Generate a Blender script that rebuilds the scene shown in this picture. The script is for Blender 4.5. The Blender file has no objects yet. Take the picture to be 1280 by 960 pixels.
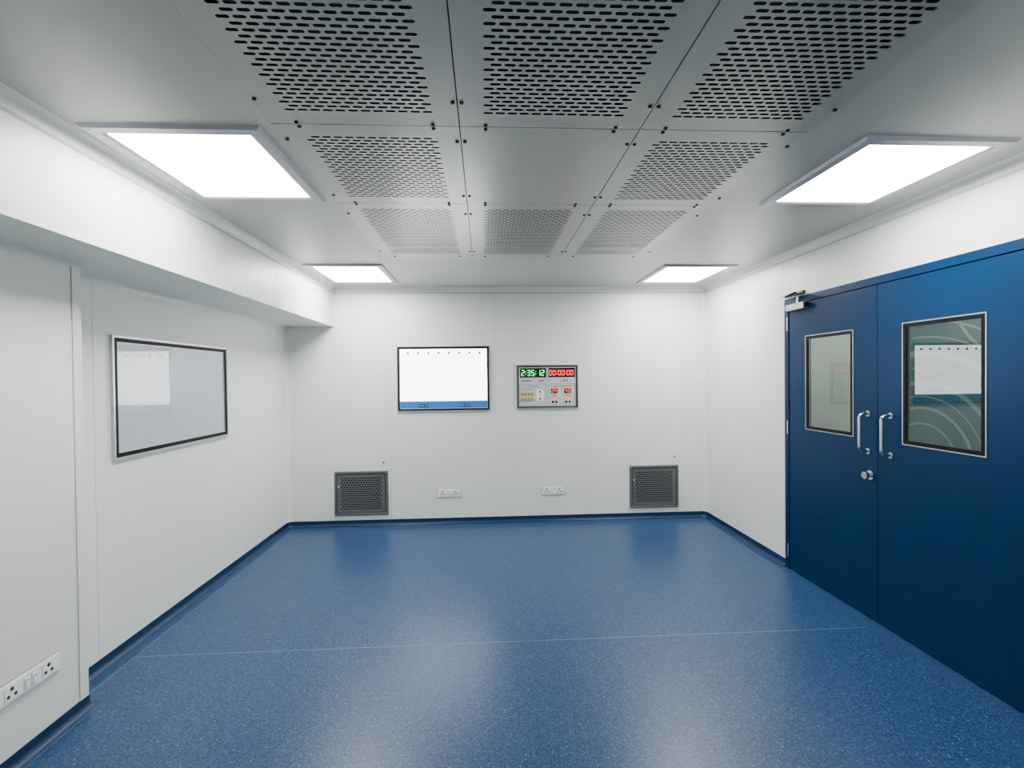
import bpy, math, random
from mathutils import Matrix, Vector
random.seed(3)
scn = bpy.context.scene

# ------------------------------------------------------------------ materials
def new_mat(name):
    m = bpy.data.materials.new(name); m.use_nodes = True
    return m, m.node_tree, m.node_tree.nodes["Principled BSDF"]

def pmat(name, col, rough=0.5, metal=0.0, spec=0.5, coat=0.0, coat_r=0.03, emis=None, es=0.0, var=0.0, vscale=6.0, bump=0.0, bscale=400.0):
    m, nt, b = new_mat(name)
    b.inputs["Base Color"].default_value = (*col, 1)
    b.inputs["Roughness"].default_value = rough
    b.inputs["Metallic"].default_value = metal
    b.inputs["Specular IOR Level"].default_value = spec
    b.inputs["Coat Weight"].default_value = coat
    b.inputs["Coat Roughness"].default_value = coat_r
    if emis:
        b.inputs["Emission Color"].default_value = (*emis, 1)
        b.inputs["Emission Strength"].default_value = es
    tc = nt.nodes.new("ShaderNodeTexCoord")
    if var > 0:
        n = nt.nodes.new("ShaderNodeTexNoise"); n.inputs["Scale"].default_value = vscale
        n.inputs["Detail"].default_value = 4
        nt.links.new(tc.outputs["Object"], n.inputs["Vector"])
        r = nt.nodes.new("ShaderNodeValToRGB")
        r.color_ramp.elements[0].position = 0.3; r.color_ramp.elements[1].position = 0.7
        r.color_ramp.elements[0].color = (*[c*(1-var) for c in col], 1)
        r.color_ramp.elements[1].color = (*[min(1, c*(1+var)) for c in col], 1)
        nt.links.new(n.outputs["Fac"], r.inputs["Fac"])
        nt.links.new(r.outputs["Color"], b.inputs["Base Color"])
    if bump > 0:
        n2 = nt.nodes.new("ShaderNodeTexNoise"); n2.inputs["Scale"].default_value = bscale
        nt.links.new(tc.outputs["Object"], n2.inputs["Vector"])
        bp = nt.nodes.new("ShaderNodeBump"); bp.inputs["Strength"].default_value = bump
        bp.inputs["Distance"].default_value = 0.001
        nt.links.new(n2.outputs["Fac"], bp.inputs["Height"])
        nt.links.new(bp.outputs["Normal"], b.inputs["Normal"])
    return m

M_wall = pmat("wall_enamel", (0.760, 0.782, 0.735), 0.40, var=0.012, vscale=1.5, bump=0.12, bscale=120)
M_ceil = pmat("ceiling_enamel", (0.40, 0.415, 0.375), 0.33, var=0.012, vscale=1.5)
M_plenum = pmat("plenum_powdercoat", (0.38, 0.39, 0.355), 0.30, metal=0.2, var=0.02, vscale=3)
M_seam = pmat("panel_joint_sealant", (0.48, 0.51, 0.47), 0.6)
M_dark = pmat("plenum_inside", (0.02, 0.022, 0.022), 0.8)
M_filter = pmat("filter_media", (0.05, 0.055, 0.055), 0.9, var=0.1, vscale=40)
M_black = pmat("black_gasket", (0.004, 0.005, 0.006), 0.5, spec=0.12)
M_alu = pmat("anodised_aluminium", (0.50, 0.51, 0.53), 0.32, metal=0.85, var=0.03, vscale=20)
M_lframe = pmat("light_frame_aluminium", (0.36, 0.36, 0.42), 0.35, metal=0.4)
M_chrome = pmat("polished_steel", (0.78, 0.78, 0.78), 0.15, metal=1.0)
M_door = pmat("door_blue_enamel", (0.0, 0.022, 0.074), 0.34, var=0.04, vscale=5, spec=0.14)
M_doorf = pmat("door_frame_blue_enamel", (0.0, 0.020, 0.067), 0.36, var=0.03, vscale=5, spec=0.14)
M_grille = pmat("grille_grey_metal", (0.125, 0.13, 0.13), 0.42, metal=0.3, var=0.05, vscale=15)
M_plastic = pmat("white_plastic", (0.95, 0.95, 0.95), 0.3)
M_shadow_rim = pmat("socket_shadow_rim", (0.12, 0.13, 0.14), 0.5)  # dark colour stands in for the shadow line around socket parts
M_pinhole = pmat("socket_hole", (0.01, 0.01, 0.01), 0.6)
M_plate = pmat("control_faceplate", (0.54, 0.55, 0.56), 0.35)
M_led_bg = pmat("led_window", (0.006, 0.008, 0.008), 0.2)
M_led_g = pmat("led_green", (0.0, 0.5, 0.1), 0.4, emis=(0.01, 1.0, 0.15), es=3.0)
M_led_r = pmat("led_red", (0.6, 0.0, 0.0), 0.4, emis=(1.0, 0.015, 0.02), es=3.5)
M_gold = pmat("amber_button", (0.45, 0.26, 0.07), 0.4)
M_print = pmat("printed_grey", (0.10, 0.11, 0.13), 0.6)
M_board = pmat("gloss_board", (0.44, 0.465, 0.53), 0.18, coat=1.0, coat_r=0.015)
M_light = pmat("diffuser_glow", (0.9, 0.9, 0.9), 0.5, emis=(0.99, 1.0, 0.975), es=42.0)
M_screen = pmat("viewer_glow", (0.9, 0.9, 0.9), 0.2, emis=(0.93, 0.97, 1.0), es=8.0)
M_strip = pmat("viewer_blue_strip", (0.01, 0.12, 0.42), 0.3, emis=(0.01, 0.20, 0.62), es=0.4)
M_clip = pmat("viewer_clip", (0.02, 0.02, 0.025), 0.4)
M_corr = pmat("corridor_paint", (0.40, 0.46, 0.40), 0.6, var=0.03, vscale=2)
M_mural = pmat("mural_teal", (0.012, 0.085, 0.10), 0.6, var=0.2, vscale=2)
M_mural2 = pmat("mural_pale_line", (0.16, 0.23, 0.21), 0.6)
M_corr_fill = pmat("corridor_fill_glow", (0.9, 0.9, 0.9), 0.5, emis=(1, 1, 0.94), es=12.0)  # glow for the added fill panels that brighten the corridor

# vinyl floor: blue with flecks
def vinyl(name, base_a, base_b, fleck):
    m, nt, b = new_mat(name)
    N = nt.nodes; L = nt.links
    tc = N.new("ShaderNodeTexCoord")
    n1 = N.new("ShaderNodeTexNoise"); n1.inputs["Scale"].default_value = 85; n1.inputs["Detail"].default_value = 5
    n1.inputs["Roughness"].default_value = 0.7
    L.new(tc.outputs["Object"], n1.inputs["Vector"])
    r1 = N.new("ShaderNodeValToRGB")
    r1.color_ramp.elements[0].position = 0.41; r1.color_ramp.elements[1].position = 0.60
    r1.color_ramp.elements[0].color = (*base_a, 1); r1.color_ramp.elements[1].color = (*base_b, 1)
    L.new(n1.outputs["Fac"], r1.inputs["Fac"])
    prev = r1.outputs["Color"]
    for sc, thr, pick, amt in ((105, 0.27, 0.60, 0.40), (38, 0.13, 0.74, 0.75)):
        v = N.new("ShaderNodeTexVoronoi"); v.inputs["Scale"].default_value = sc
        L.new(tc.outputs["Object"], v.inputs["Vector"])
        cut = N.new("ShaderNodeMath"); cut.operation = 'LESS_THAN'; cut.inputs[1].default_value = thr
        L.new(v.outputs["Distance"], cut.inputs[0])
        sep = N.new("ShaderNodeSeparateColor"); L.new(v.outputs["Color"], sep.inputs["Color"])
        sel = N.new("ShaderNodeMath"); sel.operation = 'GREATER_THAN'; sel.inputs[1].default_value = pick
        L.new(sep.outputs["Red"], sel.inputs[0])
        mul = N.new("ShaderNodeMath"); mul.operation = 'MULTIPLY'
        L.new(cut.outputs[0], mul.inputs[0]); L.new(sel.outputs[0], mul.inputs[1])
        mul2 = N.new("ShaderNodeMath"); mul2.operation = 'MULTIPLY'; mul2.inputs[1].default_value = amt
        L.new(mul.outputs[0], mul2.inputs[0])
        mix = N.new("ShaderNodeMix"); mix.data_type = 'RGBA'
        L.new(mul2.outputs[0], mix.inputs["Factor"]); L.new(prev, mix.inputs["A"])
        mix.inputs["B"].default_value = (*fleck, 1)
        prev = mix.outputs["Result"]
    L.new(prev, b.inputs["Base Color"])
    b.inputs["Roughness"].default_value = 0.32
    b.inputs["Specular IOR Level"].default_value = 0.30
    n3 = N.new("ShaderNodeTexNoise"); n3.inputs["Scale"].default_value = 70
    L.new(tc.outputs["Object"], n3.inputs["Vector"])
    bp = N.new("ShaderNodeBump"); bp.inputs["Strength"].default_value = 0.3; bp.inputs["Distance"].default_value = 0.001
    L.new(n3.outputs["Fac"], bp.inputs["Height"]); L.new(bp.outputs["Normal"], b.inputs["Normal"])
    return m
M_floor = vinyl("blue_speckled_vinyl", (0.005, 0.025, 0.080), (0.026, 0.072, 0.168), (0.20, 0.32, 0.47))
M_base = pmat("skirting_vinyl", (0.004, 0.024, 0.075), 0.4, var=0.1, vscale=80, spec=0.3)
M_weld = pmat("weld_line", (0.10, 0.17, 0.28), 0.4)

# glass pane : reflect + pass through
def glass_mat():
    m = bpy.data.materials.new("door_glass"); m.use_nodes = True
    nt = m.node_tree; nt.nodes.clear()
    o = nt.nodes.new("ShaderNodeOutputMaterial"); mx = nt.nodes.new("ShaderNodeMixShader")
    t = nt.nodes.new("ShaderNodeBsdfTransparent"); g = nt.nodes.new("ShaderNodeBsdfGlossy")
    fr = nt.nodes.new("ShaderNodeFresnel"); fr.inputs["IOR"].default_value = 1.75
    t.inputs["Color"].default_value = (0.80, 0.90, 0.86, 1); g.inputs["Roughness"].default_value = 0.0
    g.inputs["Color"].default_value = (1, 1, 1, 1)
    nt.links.new(fr.outputs[0], mx.inputs[0]); nt.links.new(t.outputs[0], mx.inputs[1])
    nt.links.new(g.outputs[0], mx.inputs[2]); nt.links.new(mx.outputs[0], o.inputs[0])
    return m
M_glass = glass_mat()

# ------------------------------------------------------------------ builder
def frame_mat(o, U, V, N):
    m = Matrix.Identity(4)
    for i, a in enumerate((U, V, N)):
        for k in range(3): m[k][i] = a[k]
    for k in range(3): m[k][3] = o[k]
    return m
YB = 5.5; XR = 2.5; XL = -2.15; XN = -1.97; YN = 2.54; XK = -1.64; ZK = 2.18; H = 2.6; Y0 = -0.7
BACK = frame_mat((0, YB, 0), (1, 0, 0), (0, 0, 1), (0, -1, 0))
LEFT = frame_mat((XL, 0, 0), (0, 1, 0), (0, 0, 1), (1, 0, 0))
NEAR = frame_mat((XN, 0, 0), (0, 1, 0), (0, 0, 1), (1, 0, 0))
RIGHT = frame_mat((XR, 0, 0), (0, -1, 0), (0, 0, 1), (-1, 0, 0))   # u = -Y
CEIL = frame_mat((0, 0, H), (1, 0, 0), (0, -1, 0), (0, 0, -1))     # v = -Y

class B:
    def __init__(s, M=None):
        s.v = []; s.f = []; s.mi = []; s.sm = []; s.mats = []; s.M = M or Matrix.Identity(4)
    def m(s, mat):
        if mat not in s.mats: s.mats.append(mat)
        return s.mats.index(mat)
    def add(s, vs, fs, mat, smooth=False):
        k = len(s.v); i = s.m(mat)
        s.v += [s.M @ Vector(p) for p in vs]
        for f in fs:
            s.f.append([k+a for a in f]); s.mi.append(i); s.sm.append(smooth)
    def box(s, x0, x1, y0, y1, z0, z1, mat):
        if x0 > x1: x0, x1 = x1, x0
        if y0 > y1: y0, y1 = y1, y0
        if z0 > z1: z0, z1 = z1, z0
        vs = [(x, y, z) for z in (z0, z1) for y in (y0, y1) for x in (x0, x1)]
        s.add(vs, [(0,2,3,1),(4,5,7,6),(0,1,5,4),(2,6,7,3),(0,4,6,2),(1,3,7,5)], mat)
    def frame(s, x0, x1, y0, y1, w, z0, z1, mat):
        s.box(x0, x1, y0, y0+w, z0, z1, mat); s.box(x0, x1, y1-w, y1, z0, z1, mat)
        s.box(x0, x0+w, y0+w, y1-w, z0, z1, mat); s.box(x1-w, x1, y0+w, y1-w, z0, z1, mat)
    def bframe(s, x0, x1, y0, y1, w, z0, z1, mat):
        L = [(0, z0), (0.15*w, z1), (0.8*w, z1), (w, z0+(z1-z0)*0.4), (w, z0)]
        vs = []
        for d, z in L:
            vs += [(x0+d, y0+d, z), (x1-d, y0+d, z), (x1-d, y1-d, z), (x0+d, y1-d, z)]
        fs = []
        for r in range(len(L)-1):
            for k in range(4):
                a = r*4+k; b_ = r*4+(k+1) % 4
                fs.append((a, b_, b_+4, a+4))
        s.add(vs, fs, mat)
    def cyl(s, cx, cy, z0, z1, r, mat, n=20, r2=None, axis='z'):
        r2 = r if r2 is None else r2
        vs = []
        for z, rr in ((z0, r), (z1, r2)):
            for k in range(n):
                a = 2*math.pi*k/n
                p = (cx+rr*math.cos(a), cy+rr*math.sin(a), z)
                if axis == 'y': p = (p[0], z, p[1])
                if axis == 'x': p = (z, p[0], p[1])
                vs.append(p)
        s.add(vs, [(k, (k+1) % n, n+(k+1) % n, n+k) for k in range(n)], mat, True)
        s.add(vs, [tuple(range(n))[::-1], tuple(range(n, 2*n))], mat)
    def tube(s, pts, r, ref, mat, n=12):
        pts = [Vector(p) for p in pts]; ref = Vector(ref).normalized(); vs = []
        for i, p in enumerate(pts):
            t = (pts[min(i+1, len(pts)-1)] - pts[max(i-1, 0)]).normalized()
            b_ = t.cross(ref).normalized()
            for k in range(n):
                a = 2*math.pi*k/n
                vs.append(tuple(p + r*(math.cos(a)*ref + math.sin(a)*b_)))
        fs = []
        for i in range(len(pts)-1):
            for k in range(n):
                fs.append((i*n+k, i*n+(k+1) % n, (i+1)*n+(k+1) % n, (i+1)*n+k))
        s.add(vs, fs, mat, True)
        s.add(vs, [tuple(range(n)), tuple(range((len(pts)-1)*n, len(pts)*n))], mat)
    def perf(s, x0, x1, y0, y1, z, px, py, a, r, mat):
        """sheet with real staggered slots (half length a+r, half width r)"""
        nx = max(1, round((x1-x0)/px)); ny = max(1, round((y1-y0)/py))
        px = (x1-x0)/nx; py = (y1-y0)/ny; W = px/2; Hh = py/2
        outer = [(W,0),(W,Hh),(a,Hh),(-a,Hh),(-W,Hh),(-W,0),(-W,-Hh),(-a,-Hh),(a,-Hh),(W,-Hh)]
        q = 0.7*r
        inner = [(a+r,0),(a+q,q),(a,r),(-a,r),(-a-q,q),(-a-r,0),(-a-q,-q),(-a,-r),(a,-r),(a+q,-q)]
        vs = []; fs = []
        for j in range(ny):
            cy = y0+(j+0.5)*py; odd = j % 2
            if odd:
                for (p, p2) in ((x0, x0+W), (x1-W, x1)):
                    k = len(vs); vs += [(p,cy-Hh,z),(p2,cy-Hh,z),(p2,cy+Hh,z),(p,cy+Hh,z)]; fs.append((k,k+1,k+2,k+3))
            for i in range(nx-odd):
                cx = x0+(i+0.5+0.5*odd)*px
                k = len(vs)
                vs += [(cx+p, cy+q_, z) for p, q_ in outer] + [(cx+p, cy+q_, z) for p, q_ in inner]
                for t in range(10):
                    u = (t+1) % 10
                    fs.append((k+t, k+u, k+10+u, k+10+t))
        s.add(vs, fs, mat)
    def sheet(s, x0, x1, y0, y1, z, mat):
        s.add([(x0,y0,z),(x1,y0,z),(x1,y1,z),(x0,y1,z)], [(0,1,2,3)], mat)
    def seg7(s, text, x, y, h, z, mat, bg=None):
        w = h*0.55; t = h*0.13; cx = x
        S = {'0':'abcdef','1':'bc','2':'abged','3':'abgcd','4':'fgbc','5':'afgcd','6':'afgedc','7':'abc','8':'abcdefg','9':'abcdfg'}
        for ch in text:
            if ch == ':':
                for f in (0.3, 0.7): s.box(cx, cx+t, y+h*f-t/2, y+h*f+t/2, z, z+0.001, mat)
                cx += t+h*0.14; continue
            R = {'a':(t*.6,w-t*.6,h-t,h),'d':(t*.6,w-t*.6,0,t),'g':(t*.6,w-t*.6,h/2-t/2,h/2+t/2),
                 'b':(w-t,w,h/2+t*.3,h-t*.5),'c':(w-t,w,t*.5,h/2-t*.3),'f':(0,t,h/2+t*.3,h-t*.5),'e':(0,t,t*.5,h/2-t*.3)}
            for g in S[ch]:
                a = R[g]; s.box(cx+a[0], cx+a[1], y+a[2], y+a[3], z, z+0.001, mat)
            cx += w+h*0.14
        return cx
    def make(s, name, bevel=0.0, segs=2):
        lo = Vector([min(p[k] for p in s.v) for k in range(3)]); hi = Vector([max(p[k] for p in s.v) for k in range(3)])
        c = (lo+hi)/2
        me = bpy.data.meshes.new(name)
        me.from_pydata([tuple(p-c) for p in s.v], [], s.f)
        for mt in s.mats: me.materials.append(mt)
        me.polygons.foreach_set("material_index", s.mi)
        me.polygons.foreach_set("use_smooth", s.sm)
        me.update()
        ob = bpy.data.objects.new(name, me); ob.location = c
        scn.collection.objects.link(ob)
        if bevel > 0:
            md = ob.modifiers.new("bevel", 'BEVEL'); md.width = bevel; md.segments = segs
            md.limit_method = 'ANGLE'; md.angle_limit = math.radians(50)
        return ob

# ------------------------------------------------------------------ shell
b = B(); b.box(-2.3, XR+0.0, Y0-0.1, YB+0.1, -0.1, 0, M_floor)
b.box(XR, XR+0.12, 2.07, 4.0, -0.1, 0, M_floor)
b.box(XL+0.1, XR-0.1, 2.986, 2.991, 0, 0.0006, M_weld)
b.box(2.40, 2.404, 3.94, 5.40, 0, 0.0006, M_weld)
b.box(2.404, 2.46, 3.94, 3.944, 0, 0.0006, M_weld)
b.box(-2.054, -2.05, 2.5, 5.40, 0, 0.0006, M_weld)
b.box(-2.05, 2.40, 5.40, 5.404, 0, 0.0006, M_weld)
b.make("floor")

PX0, PX1, PY0, PY1 = -0.818, 1.345, 0.755, 4.085
b = B()
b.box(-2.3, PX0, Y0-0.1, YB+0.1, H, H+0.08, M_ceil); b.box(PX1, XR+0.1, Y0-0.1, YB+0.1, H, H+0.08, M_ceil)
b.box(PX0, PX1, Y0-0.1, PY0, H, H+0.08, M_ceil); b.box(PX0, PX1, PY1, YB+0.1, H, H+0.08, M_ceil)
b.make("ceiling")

b = B(); b.box(-2.3, XR+0.1, YB, YB+0.1, 0, H, M_wall)
for x in (-1.04, 0.12, 1.155, 2.23):
    b.box(x-0.0015, x+0.0015, YB-0.0008, YB, 0.06, H-0.05, M_seam)
b.make("wall_back")
b = B(); b.box(-2.3, XR+0.1, Y0-0.1, Y0, 0, H, M_wall); b.make("wall_front")
b = B(); b.box(XL-0.1, XL, YN, YB, 0, ZK, M_wall)
b.box(XL, XL+0.0008, 2.85, 2.853, 0.06, ZK, M_seam)
b.make("wall_left")
b = B(); b.box(XL-0.1, XN, Y0, YN, 0, ZK, M_wall)
b.box(XN, XN+0.003, YN-0.05, YN, 0.06, ZK, M_wall)
b.box(XN, XN+0.0035, YN-0.0525, YN-0.050, 0.06, ZK, M_seam)
b.make("wall_left.001")
b = B()
b.box(XR, XR+0.1, 4.0, YB, 0, H, M_wall); b.box(XR, XR+0.1, Y0, 2.07, 0, H, M_wall)
b.box(XR, XR+0.1, 2.07, 4.0, 2.223, H, M_wall)
b.box(XR-0.0008, XR, 4.015, 4.018, 0.06, H-0.05, M_seam)
b.box(XR-0.0008, XR, 4.75, 4.753, 0.06, H-0.05, M_seam)
b.make("wall_right")
b = B(); b.box(XL-0.1, XK, Y0, YB, ZK, H, M_wall)
for y in (4.04, 2.89, 1.75):
    b.box(XK, XK+0.0008, y-0.0015, y+0.0015, ZK, H-0.05, M_seam)
b.make("ceiling_bulkhead", 0.004)

# sweeps along walls -------------------------------------------------
def round_path(pts, r, closed):
    out = []; n = len(pts)
    for i, (p, tag) in enumerate(pts):
        if not closed and i in (0, n-1): out.append((p, tag)); continue
        a = Vector(pts[(i-1) % n][0]); c = Vector(p); d = Vector(pts[(i+1) % n][0])
        t1 = (c-a).normalized(); t2 = (d-c).normalized()
        cr = t1.x*t2.y - t1.y*t2.x
        if cr > 0.5:
            cen = c - t1*r + t2*r
            for k in range(7):
                an = (math.pi/2)*k/6
                q = cen + t1*r*math.sin(an) - t2*r*math.cos(an)
                out.append(((q.x, q.y), tag))
        else: out.append((p, tag))
    return out
def sweep(name, profile, path, z0, mat, closed=False):
    n = len(path); m = len(profile); rings = []
    for i in range(n):
        p = Vector(path[i][0])
        a = Vector(path[(i-1) % n][0]) if (closed or i > 0) else None
        c = Vector(path[(i+1) % n][0]) if (closed or i < n-1) else None
        t1 = (p-a).normalized() if a is not None else (c-p).normalized()
        t2 = (c-p).normalized() if c is not None else t1
        n1 = Vector((-t1.y, t1.x)); n2 = Vector((-t2.y, t2.x))
        nn = (n1+n2).normalized(); k = 1/max(0.3, nn.dot(n1))
        rings.append([(p.x+nn.x*d*k, p.y+nn.y*d*k, z0+z) for d, z in profile])
    groups = {}
    for i in range(n if closed else n-1):
        groups.setdefault(path[i][1], []).append((i, (i+1) % n))
    for tag, segs in groups.items():
        bb = B()
        for i, j in segs:
            bb.add(rings[i]+rings[j], [(k, (k+1) % m, m+(k+1) % m, m+k) for k in range(m)], mat)
        bb.make(name % tag if '%' in name else name)
th = 0.004
prof = [(0.0, 0.0), (0.0, 0.064), (th, 0.063), (th, 0.036)] + [(th+x, z) for x, z in [(0.032-0.032*math.cos(math.pi/2*k/6), 0.034-0.032*math.sin(math.pi/2*k/6)) for k in range(1, 7)]] + [(0.040, 0.0)]
path = [((XR, 4.0), 'right'), ((XR, YB), 'back'), ((XL, YB), 'left'), ((XL, YN), 'step'), ((XN, YN), 'near'), ((XN, Y0), 'front'), ((XR, Y0), 'side'), ((XR, 2.07), 'side')]
sweep("baseboard_%s", prof, round_path(path, 0.055, False), 0.0, M_base)
cr = 0.05
prof = [(0.0, 0.0), (0.0, -cr)] + [(cr-cr*math.cos(math.pi/2*k/8), -cr+cr*math.sin(math.pi/2*k/8)) for k in range(1, 9)]
path = [((XR, Y0), 'r'), ((XR, YB), 'b'), ((XK, YB), 'l'), ((XK, Y0), 'f')]
def sweep_one(name, profile, path, z0, mat, closed):
    sweep(name, profile, [(p, 'all') for p, _ in path], z0, mat, closed)
sweep_one("trim_ceiling_cove", prof, round_path(path, 0.055, True), H, M_wall, True)
lip = [(0, -cr-0.012), (0.002, -cr-0.012), (0.002, -cr+0.002), (0, -cr+0.002)]
sweep_one("trim_ceiling_cove_lip", lip, round_path(path, 0.055, True), H, M_seam, True)
path = [((XL, YB), 'l'), ((XL, YN), 'l'), ((XN, YN), 'l'), ((XN, Y0), 'l')]
c2 = 0.035
prof2 = [(0.0, 0.0), (0.0, -c2)] + [(c2-c2*math.cos(math.pi/2*k/6), -c2+c2*math.sin(math.pi/2*k/6)) for k in range(1, 7)]
sweep_one("trim_bulkhead_cove", prof2, path, ZK, M_wall, False)
def vcove(name, cx, cy, sx, sy, z0, z1, r=0.055):
    bb = B(); n = 8; pts = [(cx, cy)]
    for k in range(n+1):
        a = math.pi/2*k/n
        pts.append((cx+sx*(r-r*math.sin(a)), cy+sy*(r-r*math.cos(a))))
    m = len(pts)
    vs = [(x, y, z0) for x, y in pts]+[(x, y, z1) for x, y in pts]
    bb.add(vs, [(k, (k+1) % m, m+(k+1) % m, m+k) for k in range(m)], M_wall, True)
    return bb.make(name)
vcove("trim_corner_cove", XR, YB, -1, -1, 0.03, H-0.02)
vcove("trim_corner_cove.001", XL, YB, 1, -1, 0.03, ZK-0.01)
vcove("trim_corner_cove.002", XK, YB, 1, -1, ZK, H-0.02, 0.04)

# ------------------------------------------------------------------ laminar flow plenum
b = B(CEIL)
xs = [PX0, -0.088, 0.637, PX1]; ys = [PY0, 1.983, 2.854, PY1]
gap = 0.0022; mg = 0.088
for i in range(3):
    for j in range(3):
        x0, x1 = xs[i]+gap, xs[i+1]-gap
        y0, y1 = -(ys[j+1]-gap), -(ys[j]+gap)
        zz = 0.002
        if i == 1 and j == 1:
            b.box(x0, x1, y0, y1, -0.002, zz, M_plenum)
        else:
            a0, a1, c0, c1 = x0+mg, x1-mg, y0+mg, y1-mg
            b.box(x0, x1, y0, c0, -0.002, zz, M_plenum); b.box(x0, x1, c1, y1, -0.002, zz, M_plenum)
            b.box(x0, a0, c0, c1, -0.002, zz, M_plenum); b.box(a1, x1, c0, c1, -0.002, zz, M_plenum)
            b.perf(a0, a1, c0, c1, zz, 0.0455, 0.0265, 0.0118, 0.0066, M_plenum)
        for u in (0.14, 0.86):
            sx = x0+(x1-x0)*u; sy = y0+(y1-y0)*u
            for (p, q) in ((sx, y0+0.014), (sx, y1-0.014), (x0+0.014, sy), (x1-0.014, sy)):
                b.cyl(p, q, zz, zz+0.005, 0.0075, M_black, n=10)
b.box(PX0-0.02, PX1+0.02, -PY1-0.02, -PY0+0.02, -0.40, -0.38, M_dark)
for (x0, x1, y0, y1) in ((PX0-0.02, PX0, -PY1, -PY0), (PX1, PX1+0.02, -PY1, -PY0), (PX0, PX1, -PY1-0.02, -PY1), (PX0, PX1, -PY0, -PY0+0.02)):
    b.box(x0, x1, y0, y1, -0.38, -0.082, M_dark)
b.box(PX0+0.01, PX1-0.01, -PY1+0.01, -PY0-0.01, -0.15, -0.12, M_filter)
for x in xs[1:3]: b.box(x-0.015, x+0.015, -PY1, -PY0, -0.03, -0.004, M_filter)
for y in ys[1:3]: b.box(PX0, PX1, -y-0.015, -y+0.015, -0.03, -0.004, M_filter)
b.make("laminar_airflow_ceiling_plenum")

# ------------------------------------------------------------------ ceiling lights
def ceiling_light(k, x0, x1, y0, y1):
    b = B(CEIL)
    b.box(x0+0.01, x1-0.01, -y1+0.01, -y0-0.01, 0.0005, 0.004, M_lframe)
    b.bframe(x0, x1, -y1, -y0, 0.066, 0.0, 0.014, M_lframe)
    b.box(x0+0.066, x1-0.066, -y1+0.066, -y0-0.066, 0.004, 0.0055, M_light)
    for sx in (x0+0.03, x1-0.03):
        for sy in (-y1+0.03, -y0-0.03, -(y0+y1)/2):
            b.cyl(sx, sy, 0.014, 0.0155, 0.005, M_alu, n=10)
    b.make("ceiling_light" if k == 0 else "ceiling_light.%03d" % k)
k = 0
for (x0, x1) in ((-1.56, -0.872), (1.612, 2.30)):
    for (y0, y1) in ((2.005, 2.83), (4.36, 5.20)):
        ceiling_light(k, x0, x1, y0, y1); k += 1

# ------------------------------------------------------------------ left gloss board
b = B(LEFT)
b.box(2.985, 4.232, 1.162, 1.862, 0, 0.006, M_board)
b.frame(2.972, 4.245, 1.148, 1.875, 0.014, 0, 0.018, M_alu)
b.frame(2.986, 4.231, 1.162, 1.861, 0.024, 0.006, 0.016, M_black)
b.frame(3.010, 4.207, 1.186, 1.837, 0.004, 0.006, 0.012, M_alu)
b.make("whiteboard")

# ------------------------------------------------------------------ back x-ray viewer
b = B(BACK)
x0, x1, z0, z1 = -0.960, 0.058, 1.245, 1.962
b.box(x0+0.01, x1-0.01, z0+0.01, z1-0.01, 0, 0.005, M_plate)
b.frame(x0, x1, z0, z1, 0.010, 0, 0.018, M_alu)
b.frame(x0+0.010, x1-0.010, z0+0.010, z1-0.010, 0.018, 0, 0.016, M_black)
b.frame(x0+0.028, x1-0.028, z0+0.028, z1-0.028, 0.006, 0, 0.010, M_plate)
ix0, ix1, iz0, iz1 = x0+0.032, x1-0.032, z0+0.032, z1-0.032
b.box(ix0, ix1, iz0+0.080, iz1, 0.005, 0.007, M_screen)
b.box(ix0, ix1, iz0, iz0+0.080, 0.005, 0.009, M_strip)
b.box(ix0, ix1, iz0+0.074, iz0+0.082, 0.009, 0.010, M_plate)
for k in range(8):
    cx = ix0+0.09+k*(ix1-ix0-0.17)/7
    b.cyl(cx, iz1-0.045, 0.007, 0.016, 0.013, M_clip, n=14)
for c in (x0+0.27, x0+0.74):
    for k in range(3):
        b.box(c+k*0.034-0.034, c+k*0.034-0.008, iz0+0.014, iz0+0.046, 0.009, 0.013, M_black)
        b.box(c+k*0.034-0.028, c+k*0.034-0.014, iz0+0.024, iz0+0.038, 0.013, 0.0135, M_plate)
b.make("xray_film_viewer")

# ------------------------------------------------------------------ control panel
b = B(BACK)
x0, x1, z0, z1 = 0.349, 1.043, 1.257, 1.747
b.box(x0+0.005, x1-0.005, z0+0.005, z1-0.005, 0, 0.008, M_plate)
b.frame(x0, x1, z0, z1, 0.012, 0, 0.018, M_alu)
b.frame(x0+0.012, x1-0.012, z0+0.012, z1-0.012, 0.013, 0, 0.016, M_black)
b.box(x0+0.042, x0+0.335, 1.605, 1.708, 0.008, 0.010, M_led_bg)
b.box(x0+0.358, x0+0.655, 1.605, 1.708, 0.008, 0.010, M_led_bg)
b.seg7("2:35:12", x0+0.056, 1.622, 0.067, 0.0102, M_led_g)
b.seg7("00:00:00", x0+0.367, 1.625, 0.060, 0.0102, M_led_r)
for cx in (0.235, 0.262, 0.289, 0.49, 0.525, 0.56):
    b.box(x0+cx, x0+cx+0.014, 1.563, 1.579, 0.008, 0.0105, M_led_r if cx in (0.235, 0.49) else M_black)
    b.box(x0+cx-0.003, x0+cx+0.017, 1.551, 1.556, 0.008, 0.0083, M_print)
b.cyl(x0+0.075, 1.568, 0.008, 0.009, 0.011, M_print, n=14)
b.box(x0+0.092, x0+0.165, 1.561, 1.575, 0.008, 0.0083, M_print)
b.frame(x0+0.035, x0+0.335, 1.290, 1.530, 0.003, 0.008, 0.0086, M_print)
b.frame(x0+0.360, x0+0.655, 1.290, 1.530, 0.003, 0.008, 0.0086, M_print)
for c, w in ((0.12, 0.13), (0.39, 0.235)):
    x = x0+c
    while x < x0+c+w:
        wd = random.uniform(0.012, 0.03); b.box(x, x+wd, 1.500, 1.510, 0.008, 0.0083, M_print); x += wd+0.006
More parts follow.
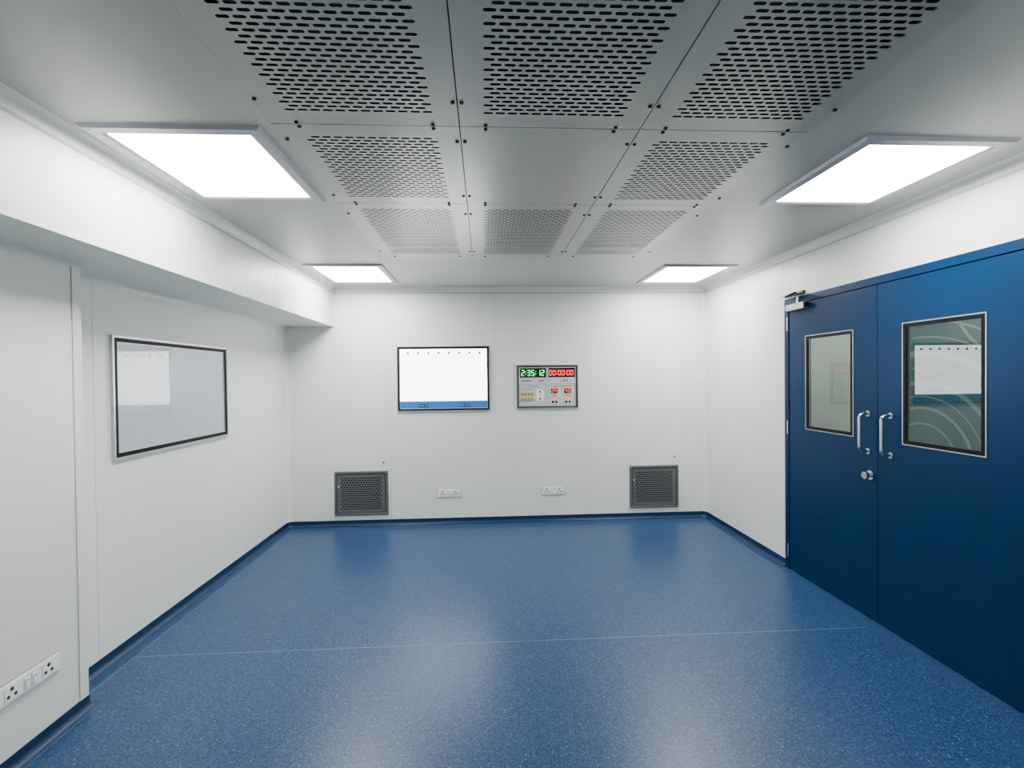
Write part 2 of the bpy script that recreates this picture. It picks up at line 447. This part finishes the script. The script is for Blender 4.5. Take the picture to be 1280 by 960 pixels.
for r in range(2):
    for c in range(4):
        b.box(x0+0.055+c*0.036, x0+0.080+c*0.036, 1.345+r*0.058, 1.378+r*0.058, 0.008, 0.013, M_gold)
b.box(x0+0.055, x0+0.19, 1.468, 1.474, 0.008, 0.0083, M_print)
b.box(x0+0.225, x0+0.305, 1.345, 1.465, 0.008, 0.0095, M_plastic)
for r in range(3):
    b.cyl(x0+0.265, 1.365+r*0.04, 0.0095, 0.012, 0.010, M_black if r != 1 else M_led_r, n=12)
for c, t in ((0.385, "24"), (0.535, "43")):
    b.box(x0+c, x0+c+0.075, 1.425, 1.480, 0.008, 0.010, M_led_bg)
    b.seg7(t, x0+c+0.010, 1.432, 0.042, 0.0102, M_led_r)
    b.box(x0+c+0.01, x0+c+0.065, 1.395, 1.403, 0.008, 0.0083, M_print)
    b.cyl(x0+c+0.037, 1.370, 0.008, 0.011, 0.014, M_led_r, n=14)
    b.cyl(x0+c+0.020, 1.330, 0.008, 0.012, 0.013, M_black, n=14)
    b.cyl(x0+c+0.060, 1.330, 0.008, 0.012, 0.013, M_black, n=14)
b.make("theatre_control_panel")

# ------------------------------------------------------------------ return air grilles
def grille(name, x0, x1, z0, z1):
    b = B(BACK)
    b.bframe(x0, x1, z0, z1, 0.03, 0, 0.018, M_grille)
    b.box(x0+0.004, x1-0.004, z0+0.004, z1-0.004, 0, 0.002, M_black)
    b.frame(x0+0.03, x1-0.03, z0+0.03, z1-0.03, 0.035, 0.004, 0.012, M_grille)
    b.perf(x0+0.065, x1-0.065, z0+0.065, z1-0.065, 0.011, 0.0300, 0.0235, 0.0048, 0.0062, M_grille)
    b.frame(x0+0.029, x1-0.029, z0+0.029, z1-0.029, 0.004, 0.004, 0.0125, M_black)
    b.cyl(x0+0.048, (z0+z1)/2+0.08, 0.012, 0.020, 0.012, M_alu, n=14)
    for u in (0.015,):
        for p in (x0+u, x1-u):
            for q in (z0+u, z1-u): b.cyl(p, q, 0.018, 0.020, 0.005, M_alu, n=8)
    b.make(name)
grille("return_air_grille", -1.652, -1.07, 0.115, 0.600)
grille("return_air_grille.001", 1.617, 2.178, 0.120, 0.598)

b = B(BACK); b.cyl(-1.12, 0.69, 0, 0.006, 0.010, M_black, n=12); b.cyl(-1.12, 0.69, 0.006, 0.009, 0.004, M_alu, n=12); b.make("fixing_stud")
b = B(BACK); b.cyl(2.135, 0.69, 0, 0.006, 0.010, M_black, n=12); b.cyl(2.135, 0.69, 0.006, 0.009, 0.004, M_alu, n=12); b.make("fixing_stud.001")

# ------------------------------------------------------------------ sockets
def socket(name, M, x0, x1, z0, z1):
    b = B(M)
    b.box(x0-0.004, x1+0.004, z0-0.006, z1+0.003, 0, 0.003, M_shadow_rim)  # back border coloured dark as a shadow outline of the plate
    b.box(x0, x1, z0, z1, 0.003, 0.009, M_plastic)
    b.box(x0+0.008, x1-0.008, z0+0.008, z1-0.008, 0.009, 0.011, M_plastic)
    w = x1-x0; zc = (z0+z1)/2
    for f in (0.21, 0.79):
        c = x0+w*f
        b.box(c-0.033, c+0.033, zc-0.031, zc+0.031, 0.011, 0.0115, M_shadow_rim)
        b.box(c-0.032, c+0.032, zc-0.03, zc+0.03, 0.011, 0.0125, M_plastic)
        b.cyl(c, zc+0.015, 0.0122, 0.0130, 0.0085, M_pinhole, n=12)
        b.cyl(c-0.016, zc-0.012, 0.0122, 0.0130, 0.0075, M_pinhole, n=12)
        b.cyl(c+0.016, zc-0.012, 0.0122, 0.0130, 0.0075, M_pinhole, n=12)
    for f in (0.44, 0.56):
        c = x0+w*f
        b.box(c-0.0145, c+0.0145, zc-0.027, zc+0.027, 0.011, 0.0115, M_shadow_rim)
        b.box(c-0.0135, c+0.0135, zc-0.026, zc+0.026, 0.011, 0.0125, M_plastic)
        b.box(c-0.009, c+0.009, zc-0.020, zc+0.020, 0.0125, 0.017, M_plastic)
        b.box(c-0.003, c+0.003, zc+0.008, zc+0.014, 0.017, 0.0173, M_print)
    b.make(name)
socket("power_socket", BACK, -0.536, -0.280, 0.294, 0.388)
socket("power_socket.001", BACK, 0.625, 0.872, 0.294, 0.388)
socket("power_socket.002", NEAR, 2.075, 2.372, 0.287, 0.371)

# ------------------------------------------------------------------ door (double leaf)
D = B(RIGHT)  # u = -Y
def u(y): return -y
D.box(u(4.0), u(3.95), 0, 2.223, -0.10, 0.006, M_doorf)
D.box(u(2.12), u(2.07), 0, 2.223, -0.10, 0.006, M_doorf)
D.box(u(3.95), u(2.12), 2.173, 2.223, -0.10, 0.006, M_doorf)
D.box(u(3.95), u(3.935), 0.006, 2.173, -0.06, -0.046, M_black)
D.box(u(3.95), u(2.12), 2.155, 2.173, -0.06, -0.046, M_black)
def leaf(ya, yb, wa, wb):
    z0, z1, w0, w1 = 0.006, 2.168, 1.175, 1.905
    D.box(u(ya), u(wa), z0, z1, -0.045, 0.0, M_door)
    D.box(u(wb), u(yb), z0, z1, -0.045, 0.0, M_door)
    D.box(u(wa), u(wb), z0, w0, -0.045, 0.0, M_door)
    D.box(u(wa), u(wb), w1, z1, -0.045, 0.0, M_door)
    D.frame(u(wa), u(wb), w0, w1, 0.006, -0.030, 0.003, M_alu)
    D.frame(u(wa)+0.006, u(wb)-0.006, w0+0.006, w1-0.006, 0.022, -0.012, 0.002, M_black)
    D.sheet(u(wa)+0.02, u(wb)-0.02, w0+0.02, w1-0.02, -0.003, M_glass)
leaf(3.945, 3.033, 3.74, 3.235)
leaf(3.027, 2.125, 2.841, 2.339)
D.box(u(3.05), u(3.01), 0.006, 2.168, -0.055, -0.046, M_black)
for z in (2.02, 1.17, 0.15):
    D.cyl(u(3.966), -0.0, z-0.055, z+0.055, 0.009, M_chrome, n=14, axis='y')
def pull(y, zc, Lh=0.245, out=0.062):
    pts = []; r = 0.03; uu = u(y)
    pts.append((uu, zc+Lh/2, 0.0))
    pts.append((uu, zc+Lh/2, out-r))
    for k in range(1, 7):
        a = math.pi/2*k/6; pts.append((uu, zc+Lh/2-r+r*math.cos(a), out-r+r*math.sin(a)))
    for k in range(0, 7):
        a = math.pi/2*k/6; pts.append((uu, zc-Lh/2+r-r*math.sin(a), out-r+r*math.cos(a)))
    pts.append((uu, zc-Lh/2, 0.0))
    D.tube(pts, 0.010, (1, 0, 0), M_chrome)
    for s_ in (-1, 1): D.cyl(uu, zc+s_*Lh/2, 0, 0.006, 0.019, M_chrome)
pull(3.105, 1.220); pull(2.925, 1.220)
D.cyl(u(3.085), 0.944, 0, 0.008, 0.030, M_chrome, n=28)
D.cyl(u(3.085), 0.944, 0.008, 0.022, 0.014, M_chrome, n=24)
D.cyl(u(3.085), 0.944, 0.022, 0.046, 0.020, M_chrome, n=24, r2=0.023)
D.box(u(3.085)-0.002, u(3.085)+0.002, 0.936, 0.952, 0.046, 0.066, M_alu)
D.make("door_1")
# closer: body on the leaf, arm to a bracket above the frame
D = B(RIGHT)
D.box(u(3.92), u(3.70), 2.118, 2.166, 0.001, 0.045, M_alu)
D.box(u(3.935), u(3.92), 2.123, 2.161, 0.001, 0.040, M_lframe)
D.box(u(3.70), u(3.69), 2.123, 2.161, 0.001, 0.040, M_black)
D.box(u(3.99), u(3.74), 2.238, 2.262, 0.001, 0.012, M_black)
D.box(u(3.985), u(3.75), 2.242, 2.252, 0.012, 0.050, M_lframe)
D.cyl(u(3.80), 0.022, 2.166, 2.235, 0.011, M_chrome, axis='y')
D.tube([(u(3.80), 2.232, 0.022), (u(3.68), 2.232, 0.115), (u(3.93), 2.240, 0.040)], 0.008, (0, 1, 0), M_black, n=8)
D.make("door_closer")

# ------------------------------------------------------------------ corridor beyond the door
CX = 4.3
b = B(); b.box(XR+0.12, CX, 0.8, 7.2, -0.1, 0, M_floor); b.make("floor_corridor")
b = B(); b.box(XR+0.1, CX, 0.8, 7.2, 2.75, 2.83, M_corr); b.make("ceiling_corridor")
b = B()
b.box(CX, CX+0.1, 0.8, 7.2, 0, 2.83, M_corr)
b.box(XR+0.1, CX, 7.1, 7.2, 0, 2.75, M_corr); b.box(XR+0.1, CX, 0.8, 0.9, 0, 2.75, M_corr)
b.make("wall_corridor")
b = B(frame_mat((CX-0.005, 0, 0), (0, -1, 0), (0, 0, 1), (-1, 0, 0)))
b.box(-4.80, -3.2, 0.3, 2.55, -0.004, 0.0, M_mural)
def ringpart(cy, cz, r, w, a0, a1):
    n = 60; vs = []
    for k in range(n+1):
        a = math.radians(a0+(a1-a0)*k/n)
        for rr in (r, r+w): vs.append((-cy+rr*math.cos(a), cz+rr*math.sin(a), 0.001))
    fs = []
    for k in range(n):
        q = [vs[2*k], vs[2*k+1], vs[2*k+3], vs[2*k+2]]
        if all(-4.80 < p[0] < -3.2 and 0.3 < p[1] < 2.55 for p in q): fs.append((2*k, 2*k+1, 2*k+3, 2*k+2))
    b.add(vs, fs, M_mural2)
for i, (r, w) in enumerate(((0.35, .02), (0.5, .03), (0.62, .012), (0.74, .04), (0.9, .015), (1.02, .06), (1.2, .015), (1.35, .02), (1.5, .06))):
    ringpart(4.65, 0.75, r, w, -20, 130)
for r, w in ((0.25, .015), (0.42, .02), (0.6, .015), (0.8, .03)):
    ringpart(3.55, 2.45, r, w, 150, 300)
b.make("corridor_mural")
b = B(); b.box(3.1, 3.7, 3.0, 4.2, 2.735, 2.75, M_corr_fill); b.make("corridor_fill_panel")  # added fill panels, out of view, to lift the corridor behind the glass
b = B(); b.box(3.1, 3.7, 5.2, 6.4, 2.735, 2.75, M_corr_fill); b.make("corridor_fill_panel.001")

# ------------------------------------------------------------------ world + camera
w = bpy.data.worlds.new("world"); scn.world = w; w.use_nodes = True
w.node_tree.nodes["Background"].inputs[0].default_value = (0.5, 0.55, 0.6, 1)
w.node_tree.nodes["Background"].inputs[1].default_value = 0.05

yaw, pit, rol = 0.0548, 0.0119, 0.011
def ray(du, dv, f):
    u_ = du*math.cos(rol)-dv*math.sin(rol); v_ = dv*math.cos(rol)+du*math.sin(rol)
    dn = v_*math.cos(pit)+f*math.sin(pit); fw = f*math.cos(pit)-v_*math.sin(pit)
    return Vector((u_*math.cos(yaw)+fw*math.sin(yaw), fw*math.cos(yaw)-u_*math.sin(yaw), -dn))
cx_, cy_, cz_ = ray(1, 0, 0), -ray(0, 1, 0), -ray(0, 0, 1)
M = Matrix.Identity(4)
for i, a in enumerate((cx_, cy_, cz_)):
    for k in range(3): M[k][i] = a[k]
M[0][3], M[1][3], M[2][3] = 0, 0, 1.6
cd = bpy.data.cameras.new("camera"); cd.sensor_width = 36; cd.lens = 36*620/1280; cd.clip_start = 0.02
cam = bpy.data.objects.new("camera", cd); scn.collection.objects.link(cam); cam.matrix_world = M
scn.camera = cam
